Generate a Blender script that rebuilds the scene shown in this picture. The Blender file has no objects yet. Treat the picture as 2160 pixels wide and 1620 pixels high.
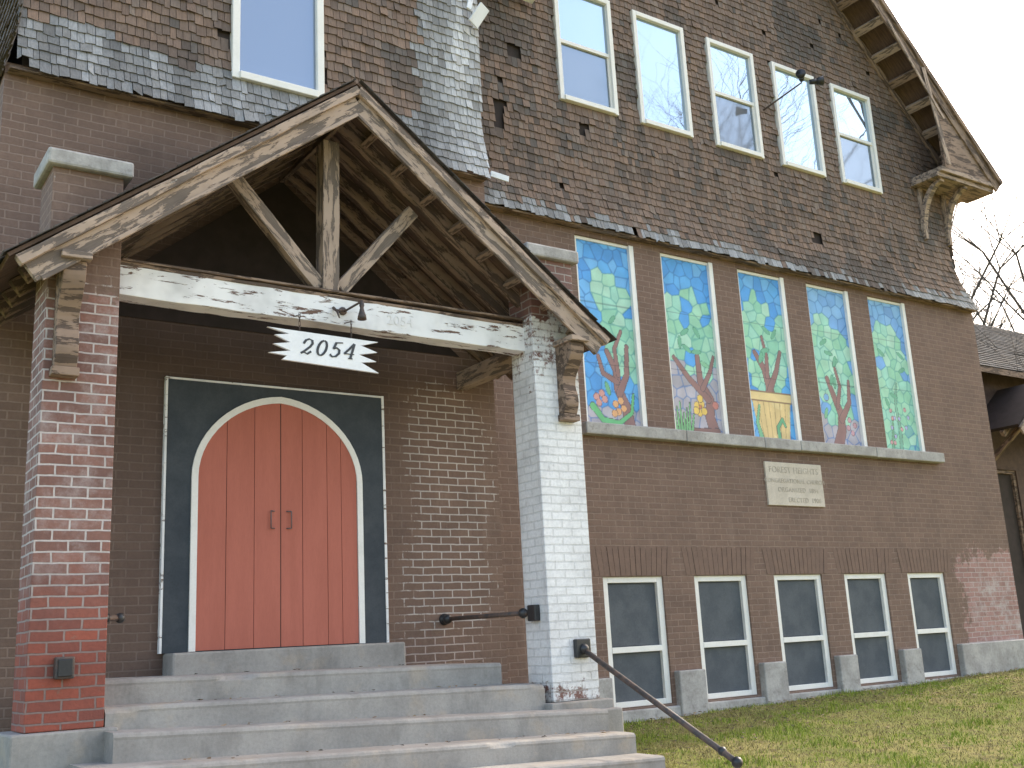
import bpy, math, random
import numpy as np
from mathutils import Vector, Matrix
from mathutils import noise as mn
random.seed(7); rng=np.random.default_rng(7)
scene=bpy.context.scene
COL=bpy.context.collection
scene.view_settings.view_transform='Standard'
scene.view_settings.look='None'
scene.view_settings.exposure=0

# ------------------------------------------------------------------ node helpers
def newmat(name,rough=0.85,spec=0.3):
    m=bpy.data.materials.new(name); m.use_nodes=True; nt=m.node_tree
    b=nt.nodes["Principled BSDF"]; b.inputs["Roughness"].default_value=rough
    b.inputs["Specular IOR Level"].default_value=spec
    return m,nt,b
def setin(nt,s,v):
    if isinstance(v,bpy.types.NodeSocket): nt.links.new(v,s)
    elif isinstance(v,(tuple,list)) and s.type=='RGBA' and len(v)==3: s.default_value=(*v,1)
    else: s.default_value=v
def nd(nt,t,ins=None,**at):
    n=nt.nodes.new(t)
    for k,v in at.items(): setattr(n,k,v)
    for k,v in (ins or {}).items(): setin(nt,n.inputs[k],v)
    return n
def M(nt,op,a,b=0.0,c=None):
    n=nt.nodes.new("ShaderNodeMath"); n.operation=op
    setin(nt,n.inputs[0],a); setin(nt,n.inputs[1],b)
    if c is not None: setin(nt,n.inputs[2],c)
    return n.outputs[0]
def MR(nt,v,a,b,c=0.0,d=1.0,smooth=True):
    n=nt.nodes.new("ShaderNodeMapRange"); n.interpolation_type='SMOOTHSTEP' if smooth else 'LINEAR'
    setin(nt,n.inputs[0],v)
    n.inputs[1].default_value=a;n.inputs[2].default_value=b;n.inputs[3].default_value=c;n.inputs[4].default_value=d
    return n.outputs[0]
def MIX(nt,f,a,b,mode='MIX'):
    n=nt.nodes.new("ShaderNodeMix"); n.data_type='RGBA'; n.blend_type=mode
    setin(nt,n.inputs[0],f); setin(nt,n.inputs[6],a); setin(nt,n.inputs[7],b)
    return n.outputs[2]
def NOISE(nt,vec,scale,detail=4,rough=0.6,dist=0.0):
    n=nd(nt,"ShaderNodeTexNoise",{"Vector":vec,"Scale":scale,"Detail":detail,"Roughness":rough,"Distortion":dist})
    return n.outputs[0]
def OBJ(nt): return nd(nt,"ShaderNodeTexCoord").outputs["Object"]
def SCALEV(nt,v,s):
    n=nd(nt,"ShaderNodeMapping",{"Vector":v}); n.inputs["Scale"].default_value=s; return n.outputs[0]
def BUMP(nt,b,h,strength=0.5,dist=0.01):
    n=nd(nt,"ShaderNodeBump",{"Height":h,"Strength":strength,"Distance":dist}); nt.links.new(n.outputs[0],b.inputs["Normal"])
def BOXM(nt,x,z,x0,x1,z0,z1,s):
    a=M(nt,'MULTIPLY',MR(nt,x,x0-s,x0+s),MR(nt,x,x1-s,x1+s,1,0))
    c=M(nt,'MULTIPLY',MR(nt,z,z0-s,z0+s),MR(nt,z,z1-s,z1+s,1,0))
    return M(nt,'MULTIPLY',a,c)

def brick_mat(name,paint1,paint2,paintmortar,raw1,raw2,rawmortar,maskfn,rough=0.85,spec=0.25,white_haze=None,rawb=None,dark=None):
    m,nt,b=newmat(name,rough,spec)
    o=OBJ(nt); sep=nd(nt,"ShaderNodeSeparateXYZ",{0:o}); x,y,z=sep.outputs
    ns=nd(nt,"ShaderNodeSeparateXYZ",{0:nd(nt,"ShaderNodeNewGeometry").outputs["True Normal"]})
    isf=M(nt,'GREATER_THAN',M(nt,'ABSOLUTE',ns.outputs[1]),0.5)
    u=M(nt,'ADD',M(nt,'MULTIPLY',isf,x),M(nt,'MULTIPLY',M(nt,'SUBTRACT',1.0,isf),M(nt,'ADD',y,0.1)))
    wob=NOISE(nt,o,6.0,2)
    uu=M(nt,'ADD',u,M(nt,'MULTIPLY',M(nt,'SUBTRACT',wob,0.5),0.022))
    zz=M(nt,'ADD',z,M(nt,'MULTIPLY',M(nt,'SUBTRACT',wob,0.5),-0.016))
    vec=nd(nt,"ShaderNodeCombineXYZ",{0:uu,1:zz}).outputs[0]
    def br(c1,c2,mo,ms=0.0075):
        return nd(nt,"ShaderNodeTexBrick",{"Vector":vec,"Color1":c1,"Color2":c2,"Mortar":mo,"Scale":1.0,"Mortar Size":ms,"Mortar Smooth":0.25,"Bias":0.0,"Brick Width":0.212,"Row Height":0.073})
    A=br(paint1,paint2,paintmortar,0.0075); B=br(raw1,raw2,rawmortar)
    Bc=B.outputs[0]
    if rawb:
        B2=br(rawb[0],rawb[1],rawb[2]); Bc=MIX(nt,rawb[3](nt,x,y,z),Bc,B2.outputs[0])
    n1=NOISE(nt,o,2.2,5,0.65); n2=NOISE(nt,o,38.0,3,0.7); n3=NOISE(nt,SCALEV(nt,o,(5,5,0.7)),1.6,4,0.65)
    pa=MIX(nt,MR(nt,n1,0.38,0.72,0,0.8),A.outputs[0],MIX(nt,0.30,A.outputs[0],(0.06,0.045,0.04)))
    pa=MIX(nt,MR(nt,n3,0.50,0.72,0,0.55),pa,MIX(nt,0.6,pa,paintmortar))
    ra=MIX(nt,MR(nt,n1,0.4,0.7,0,0.5),Bc,MIX(nt,0.4,Bc,(0.06,0.04,0.036)))
    if white_haze:
        hz=M(nt,'MULTIPLY',MR(nt,NOISE(nt,o,4.5,5,0.75),0.42,0.72),white_haze(nt,x,y,z))
        ra=MIX(nt,hz,ra,(0.54,0.47,0.44))
    wx=M(nt,'MULTIPLY',M(nt,'SUBTRACT',NOISE(nt,o,1.7,4,0.7),0.5),0.9)
    mask=maskfn(nt,o,M(nt,'ADD',x,wx),y,M(nt,'ADD',z,wx),B.outputs[1])
    mk=MR(nt,M(nt,'ADD',mask,M(nt,'MULTIPLY',M(nt,'SUBTRACT',NOISE(nt,o,11.0,5,0.78),0.5),1.5)),0.44,0.62)
    col=MIX(nt,mk,pa,ra)
    col=MIX(nt,MR(nt,n2,0.3,0.75,0,0.3),col,MIX(nt,0.5,col,(0.03,0.02,0.02)))
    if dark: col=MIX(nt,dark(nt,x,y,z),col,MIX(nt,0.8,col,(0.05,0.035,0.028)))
    setin(nt,b.inputs["Base Color"],col)
    h=M(nt,'ADD',M(nt,'MULTIPLY',M(nt,'SUBTRACT',1.0,B.outputs[1]),0.8),M(nt,'MULTIPLY',n2,0.45))
    BUMP(nt,b,h,0.85,0.012)
    return m

def simple_noise_mat(name,c1,c2,scale=6,rough=0.85,bump=0.3,bscale=40,dist=0.004,spec=0.3,stretch=(1,1,1),c3=None,lo=0.35,hi=0.65,dirt=0.3):
    m,nt,b=newmat(name,rough,spec); o=OBJ(nt); v=SCALEV(nt,o,stretch)
    n1=NOISE(nt,v,scale,5,0.65); n2=NOISE(nt,v,bscale,4,0.7)
    col=MIX(nt,MR(nt,n1,lo,hi),c1,c2)
    if c3 is not None: col=MIX(nt,MR(nt,NOISE(nt,v,scale*2.7,6,0.7),0.54,0.68,0,0.8),col,c3)
    col=MIX(nt,MR(nt,n2,0.35,0.75,0,dirt),col,MIX(nt,0.6,col,(0.02,0.02,0.02)))
    setin(nt,b.inputs["Base Color"],col); BUMP(nt,b,n2,bump,dist)
    return m
def conc_mat(name):
    m,nt,b=newmat(name,0.92,0.2); o=OBJ(nt)
    n1=NOISE(nt,o,2.2,6,0.65); n2=NOISE(nt,o,45,4,0.7); n4=NOISE(nt,o,3.2,5,0.6)
    col=MIX(nt,MR(nt,n1,0.32,0.68),(0.38,0.352,0.315),(0.285,0.265,0.24))
    col=MIX(nt,MR(nt,n4,0.52,0.70,0,0.55),col,(0.43,0.35,0.265))
    col=MIX(nt,MR(nt,NOISE(nt,SCALEV(nt,o,(2.5,2.5,1.0)),1.5,5,0.65),0.50,0.70,0,0.5),col,(0.20,0.185,0.165))
    col=MIX(nt,MR(nt,n2,0.35,0.75,0,0.28),col,MIX(nt,0.6,col,(0.03,0.03,0.03)))
    setin(nt,b.inputs["Base Color"],col); BUMP(nt,b,M(nt,'ADD',M(nt,'MULTIPLY',n2,0.5),n4),0.5,0.008)
    return m
def peel_mat(name,paint,bare,white,amt=0.5,wh=0.6):
    m,nt,b=newmat(name,0.8,0.25); o=OBJ(nt)
    v=SCALEV(nt,o,(1.2,7,7)); g=SCALEV(nt,o,(2.5,70,70))
    n=NOISE(nt,v,2.4,7,0.72,0.4); gr=NOISE(nt,g,1.0,4,0.7); n2=NOISE(nt,v,5.5,7,0.75)
    bar=MIX(nt,gr,bare,tuple(c*0.35 for c in bare))
    mk=MR(nt,n,amt,amt+0.03)
    col=MIX(nt,mk,paint,bar)
    col=MIX(nt,MR(nt,n2,wh,wh+0.03),col,white)
    col=MIX(nt,MR(nt,NOISE(nt,o,3.0,3),0.4,0.8,0,0.5),col,MIX(nt,0.6,col,(0.03,0.022,0.018)))
    setin(nt,b.inputs["Base Color"],col)
    BUMP(nt,b,M(nt,'SUBTRACT',M(nt,'MULTIPLY',gr,0.5),mk),0.7,0.004)
    return m
def attr_mat(name,rough=0.85,grain=True,spec=0.3,bleach=0.3):
    m,nt,b=newmat(name,rough,spec); a=nd(nt,"ShaderNodeAttribute"); a.attribute_name="Col"
    o=OBJ(nt); c=a.outputs[0]
    if grain:
        g=NOISE(nt,SCALEV(nt,o,(60,60,4)),1.0,3,0.7); g2=NOISE(nt,SCALEV(nt,o,(1,1,.45)),6,4,0.7)
        c=MIX(nt,MR(nt,g,0.3,0.7,0,0.5),c,MIX(nt,0.6,c,(0.02,0.015,0.012)))
        c=MIX(nt,MR(nt,g2,0.50,0.75,0,bleach),c,MIX(nt,0.5,c,(0.34,0.31,0.28)))
        BUMP(nt,b,g,0.6,0.005)
    setin(nt,b.inputs["Base Color"],c)
    return m
def glass_mat(name,base,mirror,rough=0.02,tint=(0.85,0.92,1.0)):
    m=bpy.data.materials.new(name); m.use_nodes=True; nt=m.node_tree; nt.nodes.clear()
    o=OBJ(nt)
    d=nd(nt,"ShaderNodeBsdfPrincipled",{"Base Color":base,"Roughness":0.4})
    g=nd(nt,"ShaderNodeBsdfGlossy",{"Color":tint,"Roughness":rough})
    bp=nd(nt,"ShaderNodeBump",{"Height":NOISE(nt,o,1.3,2,0.5),"Strength":0.10,"Distance":0.03})
    nt.links.new(bp.outputs[0],g.inputs["Normal"])
    mx=nd(nt,"ShaderNodeMixShader",{0:mirror,1:d.outputs[0],2:g.outputs[0]})
    nd(nt,"ShaderNodeOutputMaterial",{0:mx.outputs[0]})
    return m

# ------------------------------------------------------------------ mesh helpers
def empty(name,loc,label=None,cat=None,group=None):
    e=bpy.data.objects.new(name,None); e.location=loc; e.empty_display_size=0.3; COL.objects.link(e)
    if label: e["label"]=label
    if cat: e["category"]=cat
    if group: e["group"]=group
    return e
def par(ob,p):
    if p is None: return
    ob.parent=p
    mw=p.get("_w"); t=Vector(mw) if mw is not None else Vector(p.location)
    ob.matrix_parent_inverse=Matrix.Translation(-t)
def meta(ob,label=None,cat=None,group=None,kind=None):
    if label: ob["label"]=label
    if cat: ob["category"]=cat
    if group: ob["group"]=group
    if kind: ob["kind"]=kind
    return ob
def mesh(name,verts,faces,mat=None,parent=None,smooth=False,bevel=0,label=None,colors=None):
    me=bpy.data.meshes.new(name); me.from_pydata([tuple(v) for v in verts],[],faces); me.update()
    if mat: me.materials.append(mat)
    if colors is not None:
        a=me.color_attributes.new("Col",'FLOAT_COLOR','POINT')
        arr=np.ones((len(verts),4),dtype=np.float32); arr[:,:3]=colors; a.data.foreach_set("color",arr.ravel())
    if smooth: me.polygons.foreach_set("use_smooth",[True]*len(me.polygons))
    ob=bpy.data.objects.new(name,me); COL.objects.link(ob); par(ob,parent)
    if bevel:
        b=ob.modifiers.new("Bevel",'BEVEL'); b.width=bevel; b.segments=2; b.limit_method='ANGLE'
    if label: ob["label"]=label
    return ob
BF=[(0,3,2,1),(4,5,6,7),(0,1,5,4),(1,2,6,5),(2,3,7,6),(3,0,4,7)]
def boxv(x0,x1,y0,y1,z0,z1):
    return [(x0,y0,z0),(x1,y0,z0),(x1,y1,z0),(x0,y1,z0),(x0,y0,z1),(x1,y0,z1),(x1,y1,z1),(x0,y1,z1)]
def boxes(name,lst,mat,parent=None,bevel=0.004,**k):
    V=[];Fc=[]
    for b in lst:
        n=len(V); V+=boxv(*b); Fc+=[tuple(i+n for i in f) for f in BF]
    return mesh(name,V,Fc,mat,parent,bevel=bevel,**k)
def box(name,x0,x1,y0,y1,z0,z1,mat,parent=None,bevel=0.004,**k):
    return boxes(name,[(x0,x1,y0,y1,z0,z1)],mat,parent,bevel,**k)
def barm(p0,p1,uphint=(0,0,1)):
    p0=Vector(p0);p1=Vector(p1); d=(p1-p0); L=d.length; X=d.normalized(); U=Vector(uphint)
    Y=U.cross(X).normalized(); Z=X.cross(Y)
    m=Matrix((X,Y,Z)).transposed().to_4x4(); m.translation=p0
    return m,L
def bar(name,p0,p1,w,h,mat,parent=None,up=(0,0,1),bevel=0.005,seg=1,jit=0.0):
    m,L=barm(p0,p1,up)
    V=[];Fc=[]
    for i in range(seg+1):
        x=L*i/seg
        for (a,c) in ((-w/2,-h/2),(w/2,-h/2),(w/2,h/2),(-w/2,h/2)):
            V.append((x,a+random.uniform(-jit,jit),c+random.uniform(-jit,jit)))
    for i in range(seg):
        for k in range(4):
            a=i*4+k; b_=i*4+(k+1)%4
            Fc.append((a,b_,b_+4,a+4))
    Fc.append((3,2,1,0)); n=seg*4; Fc.append((n,n+1,n+2,n+3))
    me_ob=mesh(name,V,Fc,mat,None,bevel=bevel)
    par(me_ob,parent); me_ob.matrix_basis=m
    return me_ob
def tubes(name,segs,mat,parent=None,n=6,smooth=True,**k):
    V=[];Fc=[]
    for p0,p1,r0,r1 in segs:
        p0=Vector(p0);p1=Vector(p1); d=(p1-p0)
        if d.length<1e-6: continue
        d.normalize(); a=d.orthogonal().normalized(); b=d.cross(a); base=len(V)
        for p,r in ((p0,r0),(p1,r1)):
            for i in range(n):
                t=2*math.pi*i/n; V.append(p+a*math.cos(t)*r+b*math.sin(t)*r)
        for i in range(n):
            j=(i+1)%n; Fc.append((base+i,base+j,base+n+j,base+n+i))
        Fc.append(tuple(base+i for i in reversed(range(n)))); Fc.append(tuple(base+n+i for i in range(n)))
    return mesh(name,V,Fc,mat,parent,smooth=smooth,**k)
def lathe(name,center,prof,mat,parent=None,n=16,axis='z'):
    V=[];Fc=[]
    for r,h in prof:
        for i in range(n):
            t=2*math.pi*i/n
            p=(r*math.cos(t),r*math.sin(t),h)
            if axis=='y': p=(p[0],p[2],p[1])
            V.append(Vector(p)+Vector(center))
    for k in range(len(prof)-1):
        for i in range(n):
            j=(i+1)%n; Fc.append((k*n+i,k*n+j,k*n+n+j,k*n+n+i))
    return mesh(name,V,Fc,mat,parent,smooth=True)
def wall_open(name,x0,x1,z0,z1,y,holes,depth,mat,parent,label=None):
    xs=sorted(set([x0,x1]+[h[0] for h in holes]+[h[1] for h in holes]))
    zs=sorted(set([z0,z1]+[h[2] for h in holes]+[h[3] for h in holes]))
    V=[];Fc=[]
    def q(a,b,c,d):
        n=len(V); V.extend([a,b,c,d]); Fc.append((n,n+1,n+2,n+3))
    for i in range(len(xs)-1):
        for j in range(len(zs)-1):
            cx=(xs[i]+xs[i+1])/2; cz=(zs[j]+zs[j+1])/2
            if any(h[0]<cx<h[1] and h[2]<cz<h[3] for h in holes): continue
            q((xs[i],y,zs[j]),(xs[i+1],y,zs[j]),(xs[i+1],y,zs[j+1]),(xs[i],y,zs[j+1]))
    for a,b,c,d in holes:
        Y=y+depth
        q((a,y,c),(a,Y,c),(a,Y,d),(a,y,d)); q((b,Y,c),(b,y,c),(b,y,d),(b,Y,d))
        q((a,y,d),(a,Y,d),(b,Y,d),(b,y,d)); q((a,Y,c),(a,y,c),(b,y,c),(b,Y,c))
        q((a,Y,c),(b,Y,c),(b,Y,d),(a,Y,d))
    return mesh(name,V,Fc,mat,parent,label=label)
def fontmesh(name,text,size,loc,mat,parent,align='CENTER',extr=0.002):
    t=bpy.data.curves.new("t","FONT"); t.body=text; t.size=size; t.align_x=align; t.extrude=extr; t.space_character=1.08
    o=bpy.data.objects.new("t",t); COL.objects.link(o)
    dg=bpy.context.evaluated_depsgraph_get(); me=bpy.data.meshes.new_from_object(o.evaluated_get(dg))
    bpy.data.objects.remove(o); me.name=name
    me.transform(Matrix.Translation(loc)@Matrix.Rotation(math.pi/2,4,'X'))
    me.materials.clear(); me.materials.append(mat)
    ob=bpy.data.objects.new(name,me); COL.objects.link(ob); par(ob,parent); return ob

# ------------------------------------------------------------------ materials
BR1=(0.230,0.148,0.110); BR2=(0.195,0.126,0.095); BRM=(0.30,0.21,0.163)
def mk_main(nt,o,x,y,z,mo):
    pink=BOXM(nt,x,z,14.55,17.2,-1.2,1.05,0.30)
    return M(nt,'MULTIPLY',pink,0.75)
M_main=brick_mat("painted_brown_brick",BR1,BR2,BRM,(0.44,0.25,0.215),(0.35,0.20,0.17),(0.54,0.43,0.39),mk_main,
    white_haze=lambda nt,x,y,z: BOXM(nt,x,z,14.9,16.5,-0.5,0.7,0.3))
def mk_tow(nt,o,x,y,z,mo):
    a=BOXM(nt,x,z,4.95,5.85,0.10,2.50,0.25)
    b=BOXM(nt,x,z,4.75,5.8,-0.6,0.14,0.12)
    c=M(nt,'MULTIPLY',BOXM(nt,x,z,4.8,6.1,-0.6,2.8,0.15),M(nt,'MULTIPLY',mo,0.22))
    return M(nt,'ADD',M(nt,'MULTIPLY',M(nt,'MAXIMUM',a,b),M(nt,'ADD',0.33,M(nt,'MULTIPLY',mo,0.27))),c)
M_tow=brick_mat("worn_shaded_brown_brick",BR1,BR2,BRM,(0.22,0.13,0.105),(0.17,0.105,0.085),(0.56,0.49,0.44),mk_tow,
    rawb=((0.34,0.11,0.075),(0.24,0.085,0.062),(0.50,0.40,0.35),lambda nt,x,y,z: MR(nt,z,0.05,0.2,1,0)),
    dark=lambda nt,x,y,z: M(nt,'MULTIPLY',BOXM(nt,x,z,1.9,4.9,-0.5,4.4,0.5),MR(nt,z,0.5,2.6,0.45,0.8)))  # porch shade painted into the wall colour, deeper towards the roof
def mk_lp(nt,o,x,y,z,mo):
    return M(nt,'ADD',MR(nt,z,2.3,3.0,0.80,0.15),M(nt,'MULTIPLY',mo,0.1))
M_lp=brick_mat("weathered_red_brick",BR1,BR2,BRM,(0.34,0.092,0.058),(0.23,0.076,0.056),(0.26,0.18,0.155),mk_lp,
    white_haze=lambda nt,x,y,z: M(nt,'MULTIPLY',MR(nt,z,0.2,0.9),0.42),
    rawb=((0.29,0.145,0.11),(0.20,0.108,0.086),(0.56,0.49,0.45),lambda nt,x,y,z: MR(nt,z,0.0,0.9)))
def mk_wp(nt,o,x,y,z,mo):
    a=M(nt,'MULTIPLY',MR(nt,z,-0.50,-0.15,1,0),0.42)
    b=M(nt,'MULTIPLY',BOXM(nt,x,z,5.2,6.3,2.35,2.95,0.1),0.32)
    c=MR(nt,z,2.88,3.02,0.0,0.9)
    return M(nt,'ADD',M(nt,'ADD',a,b),M(nt,'ADD',c,M(nt,'ADD',M(nt,'MULTIPLY',mo,0.09),0.13)))
M_wp=brick_mat("white_painted_brick",(0.86,0.85,0.83),(0.83,0.82,0.80),(0.73,0.72,0.70),(0.24,0.12,0.095),(0.18,0.10,0.08),(0.36,0.30,0.26),mk_wp,rough=0.6)
M_conc=conc_mat("worn_concrete")
M_stone=simple_noise_mat("limestone",(0.48,0.455,0.42),(0.34,0.32,0.295),4.0,0.85,0.5,30,0.008,c3=(0.28,0.26,0.235))
M_plaq=simple_noise_mat("pale_stone",(0.66,0.58,0.48),(0.56,0.49,0.40),3.0,0.85,0.2,60,0.002)
M_cream=simple_noise_mat("cream_painted_wood",(0.86,0.83,0.77),(0.79,0.76,0.69),5,0.6,0.2,50,0.002,lo=0.4,hi=0.8,dirt=0.10)
M_slate=simple_noise_mat("dark_slate_paint",(0.060,0.069,0.078),(0.078,0.087,0.095),4,0.85,0.15,60,0.002,spec=0.1)
M_door=simple_noise_mat("coral_red_paint",(0.49,0.165,0.118),(0.45,0.150,0.106),3,0.85,0.15,50,0.002,stretch=(3,3,0.4),spec=0.08,dirt=0.14)
M_base=simple_noise_mat("charcoal_panel",(0.105,0.114,0.124),(0.135,0.144,0.153),3,0.9,0.1,60,0.002,spec=0.05)
M_dark=simple_noise_mat("dark_line",(0.02,0.02,0.02),(0.03,0.03,0.03),5)
M_iron=simple_noise_mat("rusty_dark_iron",(0.05,0.045,0.043),(0.12,0.075,0.055),18,0.6,0.4,60,0.003,spec=0.5)
M_peel=peel_mat("peeling_tan_paint",(0.44,0.33,0.25),(0.26,0.205,0.165),(0.64,0.58,0.51),0.50,0.66)
M_peelw=peel_mat("peeling_white_paint",(0.84,0.825,0.80),(0.26,0.16,0.12),(0.84,0.82,0.80),0.575,0.60)
M_raft=peel_mat("dirty_rafter_wood",(0.30,0.21,0.15),(0.17,0.12,0.09),(0.46,0.38,0.32),0.5,0.70)
M_deck=simple_noise_mat("roof_deck_boards",(0.17,0.11,0.08),(0.11,0.073,0.054),4,0.9,0.4,30,0.006,stretch=(1,12,1))
M_shing=attr_mat("cedar_shingle",bleach=0.22)
M_asph=attr_mat("grey_asphalt_shingle",0.95,True,0.1,0.0)
M_black=simple_noise_mat("black_enamel",(0.015,0.015,0.016),(0.03,0.03,0.03),5,0.4,spec=0.5)
M_white=simple_noise_mat("white_sign_paint",(0.84,0.84,0.83),(0.78,0.78,0.77),5,0.5,0.05,dirt=0.08)
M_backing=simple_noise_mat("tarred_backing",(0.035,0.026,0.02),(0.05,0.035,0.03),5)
M_bark=simple_noise_mat("grey_bark",(0.10,0.088,0.08),(0.065,0.057,0.052),8,0.9,0.3,30,0.01)
M_wingb=simple_noise_mat("dark_brown_wall",(0.13,0.085,0.065),(0.09,0.06,0.048),5,0.9,0.5,35)
G_up=glass_mat("reflective_window_glass",(0.18,0.22,0.25),0.55,0.02,tint=(0.62,0.78,0.95))
G_lo=glass_mat("screened_window_glass",(0.075,0.088,0.097),0.24,0.05,tint=(0.68,0.84,1.0))
G_tow=glass_mat("sky_reflection_glass",(0.15,0.185,0.235),0.22,0.14,(0.68,0.80,1.0))  # blue of the reflected sky put into the pane's own colour
M_sold=simple_noise_mat("brown_soldier_brick",(0.215,0.138,0.104),(0.185,0.12,0.091),9,0.85,0.4,40,dirt=0.2)

# ------------------------------------------------------------------ shingles
def shingle_mesh(name,x0,x1,z0,z1,ybase,flare,holes,colfn,parent,inside=lambda x,z:True,expo=0.102,wr=(0.05,0.105),swap=None,mat=None,xflare=None):
    V=[];Fc=[];C=[]
    nrow=int((z1-z0)/expo)
    for r in range(nrow):
        zb=z0+r*expo; x=x0-random.uniform(0,0.1)
        while x<x1:
            w=random.uniform(*wr); xa=max(x,x0); xb=min(x+w-0.005,x1); x+=w
            if xb-xa<0.02: continue
            cx=(xa+xb)/2; cz=zb+expo/2
            if not inside(cx,cz): continue
            if any(h[0]-0.01<cx<h[1]+0.01 and h[2]-0.05<cz<h[3]+0.02 for h in holes): continue
            if random.random()<0.004: continue
            dz=random.uniform(-0.008,0.008) if random.random()<0.87 else random.uniform(-0.026,0.014)
            if r==0: dz+=random.uniform(-0.03,0.0)
            rot=random.uniform(-0.006,0.006)
            if random.random()<0.03: rot*=4
            zl=zb+dz; zt=zb+expo*1.35
            curl=random.uniform(0,0.005)+(0.012 if random.random()<0.04 else 0)
            ob_=0.020+curl; ot=0.004
            yb=ybase-flare(zl)-ob_; yt=ybase-flare(zt)-ot; ybk=ybase-flare(zl)-ob_+0.012
            fx=(xflare(zl) if xflare else 0,xflare(zt) if xflare else 0)
            def sx(v,k):
                return v+(fx[k]*max(0,(v-x0)/(x1-x0)-0.8)*5 if xflare else 0)
            n=len(V)
            vs=[(sx(xa,0),yb,zl+rot),(sx(xb,0),yb,zl-rot),(sx(xb,1),yt,zt),(sx(xa,1),yt,zt),(sx(xa,0),ybk,zl+rot),(sx(xb,0),ybk,zl-rot)]
            if swap: vs=[swap(v) for v in vs]
            V+=vs
            Fc+=[(n,n+1,n+2,n+3),(n+4,n+5,n+1,n),(n,n+3,n+4),(n+1,n+5,n+2)]
            c=colfn(cx,cz); C+=[c]*6
    return mesh(name,V,Fc,mat or M_shing,parent,colors=np.array(C))
def flare(z): 
    t=max(0,(5.65-z)/0.75); return 0.02+0.11*min(t,1.05)**1.7
def pick(cs,j=0.12):
    c=random.choice(cs); k=random.uniform(1-j,1+j); return tuple(v*k for v in c)
BROWNS=[(0.235,0.162,0.120),(0.215,0.148,0.112),(0.255,0.172,0.125),(0.195,0.14,0.108),(0.225,0.158,0.120),(0.17,0.124,0.098),(0.235,0.178,0.142)]
DARKS=[(0.125,0.096,0.079),(0.150,0.115,0.093),(0.135,0.115,0.10)]
GREYS=[(0.30,0.298,0.295),(0.34,0.338,0.335),(0.25,0.245,0.24),(0.36,0.36,0.36),(0.27,0.262,0.252)]
def col_tower(x,z):
    n=mn.noise(Vector((x*0.9,z*1.1,3)))+0.5*mn.noise(Vector((x*4,z*0.8,7)))
    g=(5.55-z)*3.5+n*0.6+random.uniform(-0.1,0.1)
    edge=5.08+0.12*math.sin(z*2.5)+(0.2 if z>6.3 else 0)
    if x>edge: g=max(g,0.0)+0.60+(x-edge)*1.4+n*0.35+random.uniform(-.1,.1)
    if g>0.40:
        c=pick(GREYS,0.10)
        st=0.90+0.5*mn.noise(Vector((x*6,z*0.7,11)))
        c=tuple(v*st for v in c)
        if x>5.5: c=tuple(min(0.72,v*(1.2+(x-5.5)*1.6)) for v in c)
        return c
    if n<-0.35 or random.random()<0.05: return pick(DARKS)
    return pick(BROWNS)
def col_side(x,z): return pick(DARKS)
def col_main(x,z):
    n=mn.noise(Vector((x*0.6,z*0.9,9)))+0.5*mn.noise(Vector((x*2.5,z*0.6,17)))
    g=(5.12-z)*4+n*0.6+random.uniform(-0.3,0.3)
    if g>0.2: return pick(GREYS,0.2)
    if n<-0.36 or random.random()<0.05: return pick(DARKS)
    if x<7.3 and random.random()<0.25: return pick(DARKS)
    if z<6.6:
        for a,b in upw:
            for e in (a,b):
                if abs(x-e-0.03*math.sin(z*9))<0.07+0.05*(6.6-z) and random.random()<0.75-0.45*(6.6-z): return pick(DARKS)
    return pick(BROWNS)

# ================================================================== CHURCH
church=empty("church_building",(10,9.65,-0.9),"large weathered brown brick church with shingled upper gable and murals","church")
YM=9.65; YT=9.0
art=[(7.73,8.68),(9.13,10.08),(10.54,11.48),(11.94,12.88),(13.32,14.24)]
artz=(2.45,4.83)
bas=[(7.80,8.72),(9.22,10.13),(10.62,11.55),(12.0,12.90),(13.38,14.26)]
basz=(-0.79,0.66)
upw=[(7.61,8.56),(8.95,9.89),(10.34,11.29),(11.69,12.64),(13.03,13.99)]
upz=(6.60,8.29)
holes=[(a,b,*artz) for a,b in art]+[(a,b,*basz) for a,b in bas]
wall_open("brick_wall",6.0,16.05,-1.3,4.98,YM,holes,0.13,M_main,church)
mesh("side_wall",[(16.05,YM,-1.3),(16.05,24,-1.3),(16.05,24,4.98),(16.05,YM,4.98)],[(0,1,2,3)],M_main,church)
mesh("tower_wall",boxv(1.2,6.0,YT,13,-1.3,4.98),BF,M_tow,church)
boxes("wall_sheathing",[(1.33,5.97,YT+0.0,13,4.985,9.3)],M_backing,church,bevel=0)
gv=[(6.0,YM,4.985),(15.62,YM,4.985),(15.62,YM,7.75),(10.85,YM,12.5),(6.0,YM,7.6)]
gb=[(a,24,c) for a,b,c in gv]
mesh("gable_sheathing",gv+gb,[(0,1,2,3,4),(9,8,7,6,5),(1,6,7,2)],M_backing,church)
missing=[(6.62,6.75,5.95,6.35),(6.9,7.05,7.0,7.12),(12.2,12.35,5.5,5.6),(7.9,8.02,6.2,6.3)]
shingle_mesh("shingle_siding",6.0,15.62,4.93,12.5,YM,flare,[(a,b,*upz) for a,b in upw]+missing,col_main,church,
    inside=lambda x,z: z<23.35-x and z<1.7+x,xflare=lambda z: max(0,(5.95-z)/1.0)**1.6*0.42)
shingle_mesh("tower_shingles",1.27,6.0,4.90,9.3,YT,flare,[(3.14,4.09,5.34,7.4)],col_tower,church)
shingle_mesh("tower_side_shingles",YT-0.1,13,4.90,9.3,0,flare,[],col_side,church,swap=lambda v:(1.33+v[1],v[0],v[2]))
shingle_mesh("gable_side_shingles",YM-0.05,14,4.93,7.7,0,flare,[],col_main,church,swap=lambda v:(15.65-v[1]*1.6,v[0],v[2]))
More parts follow.
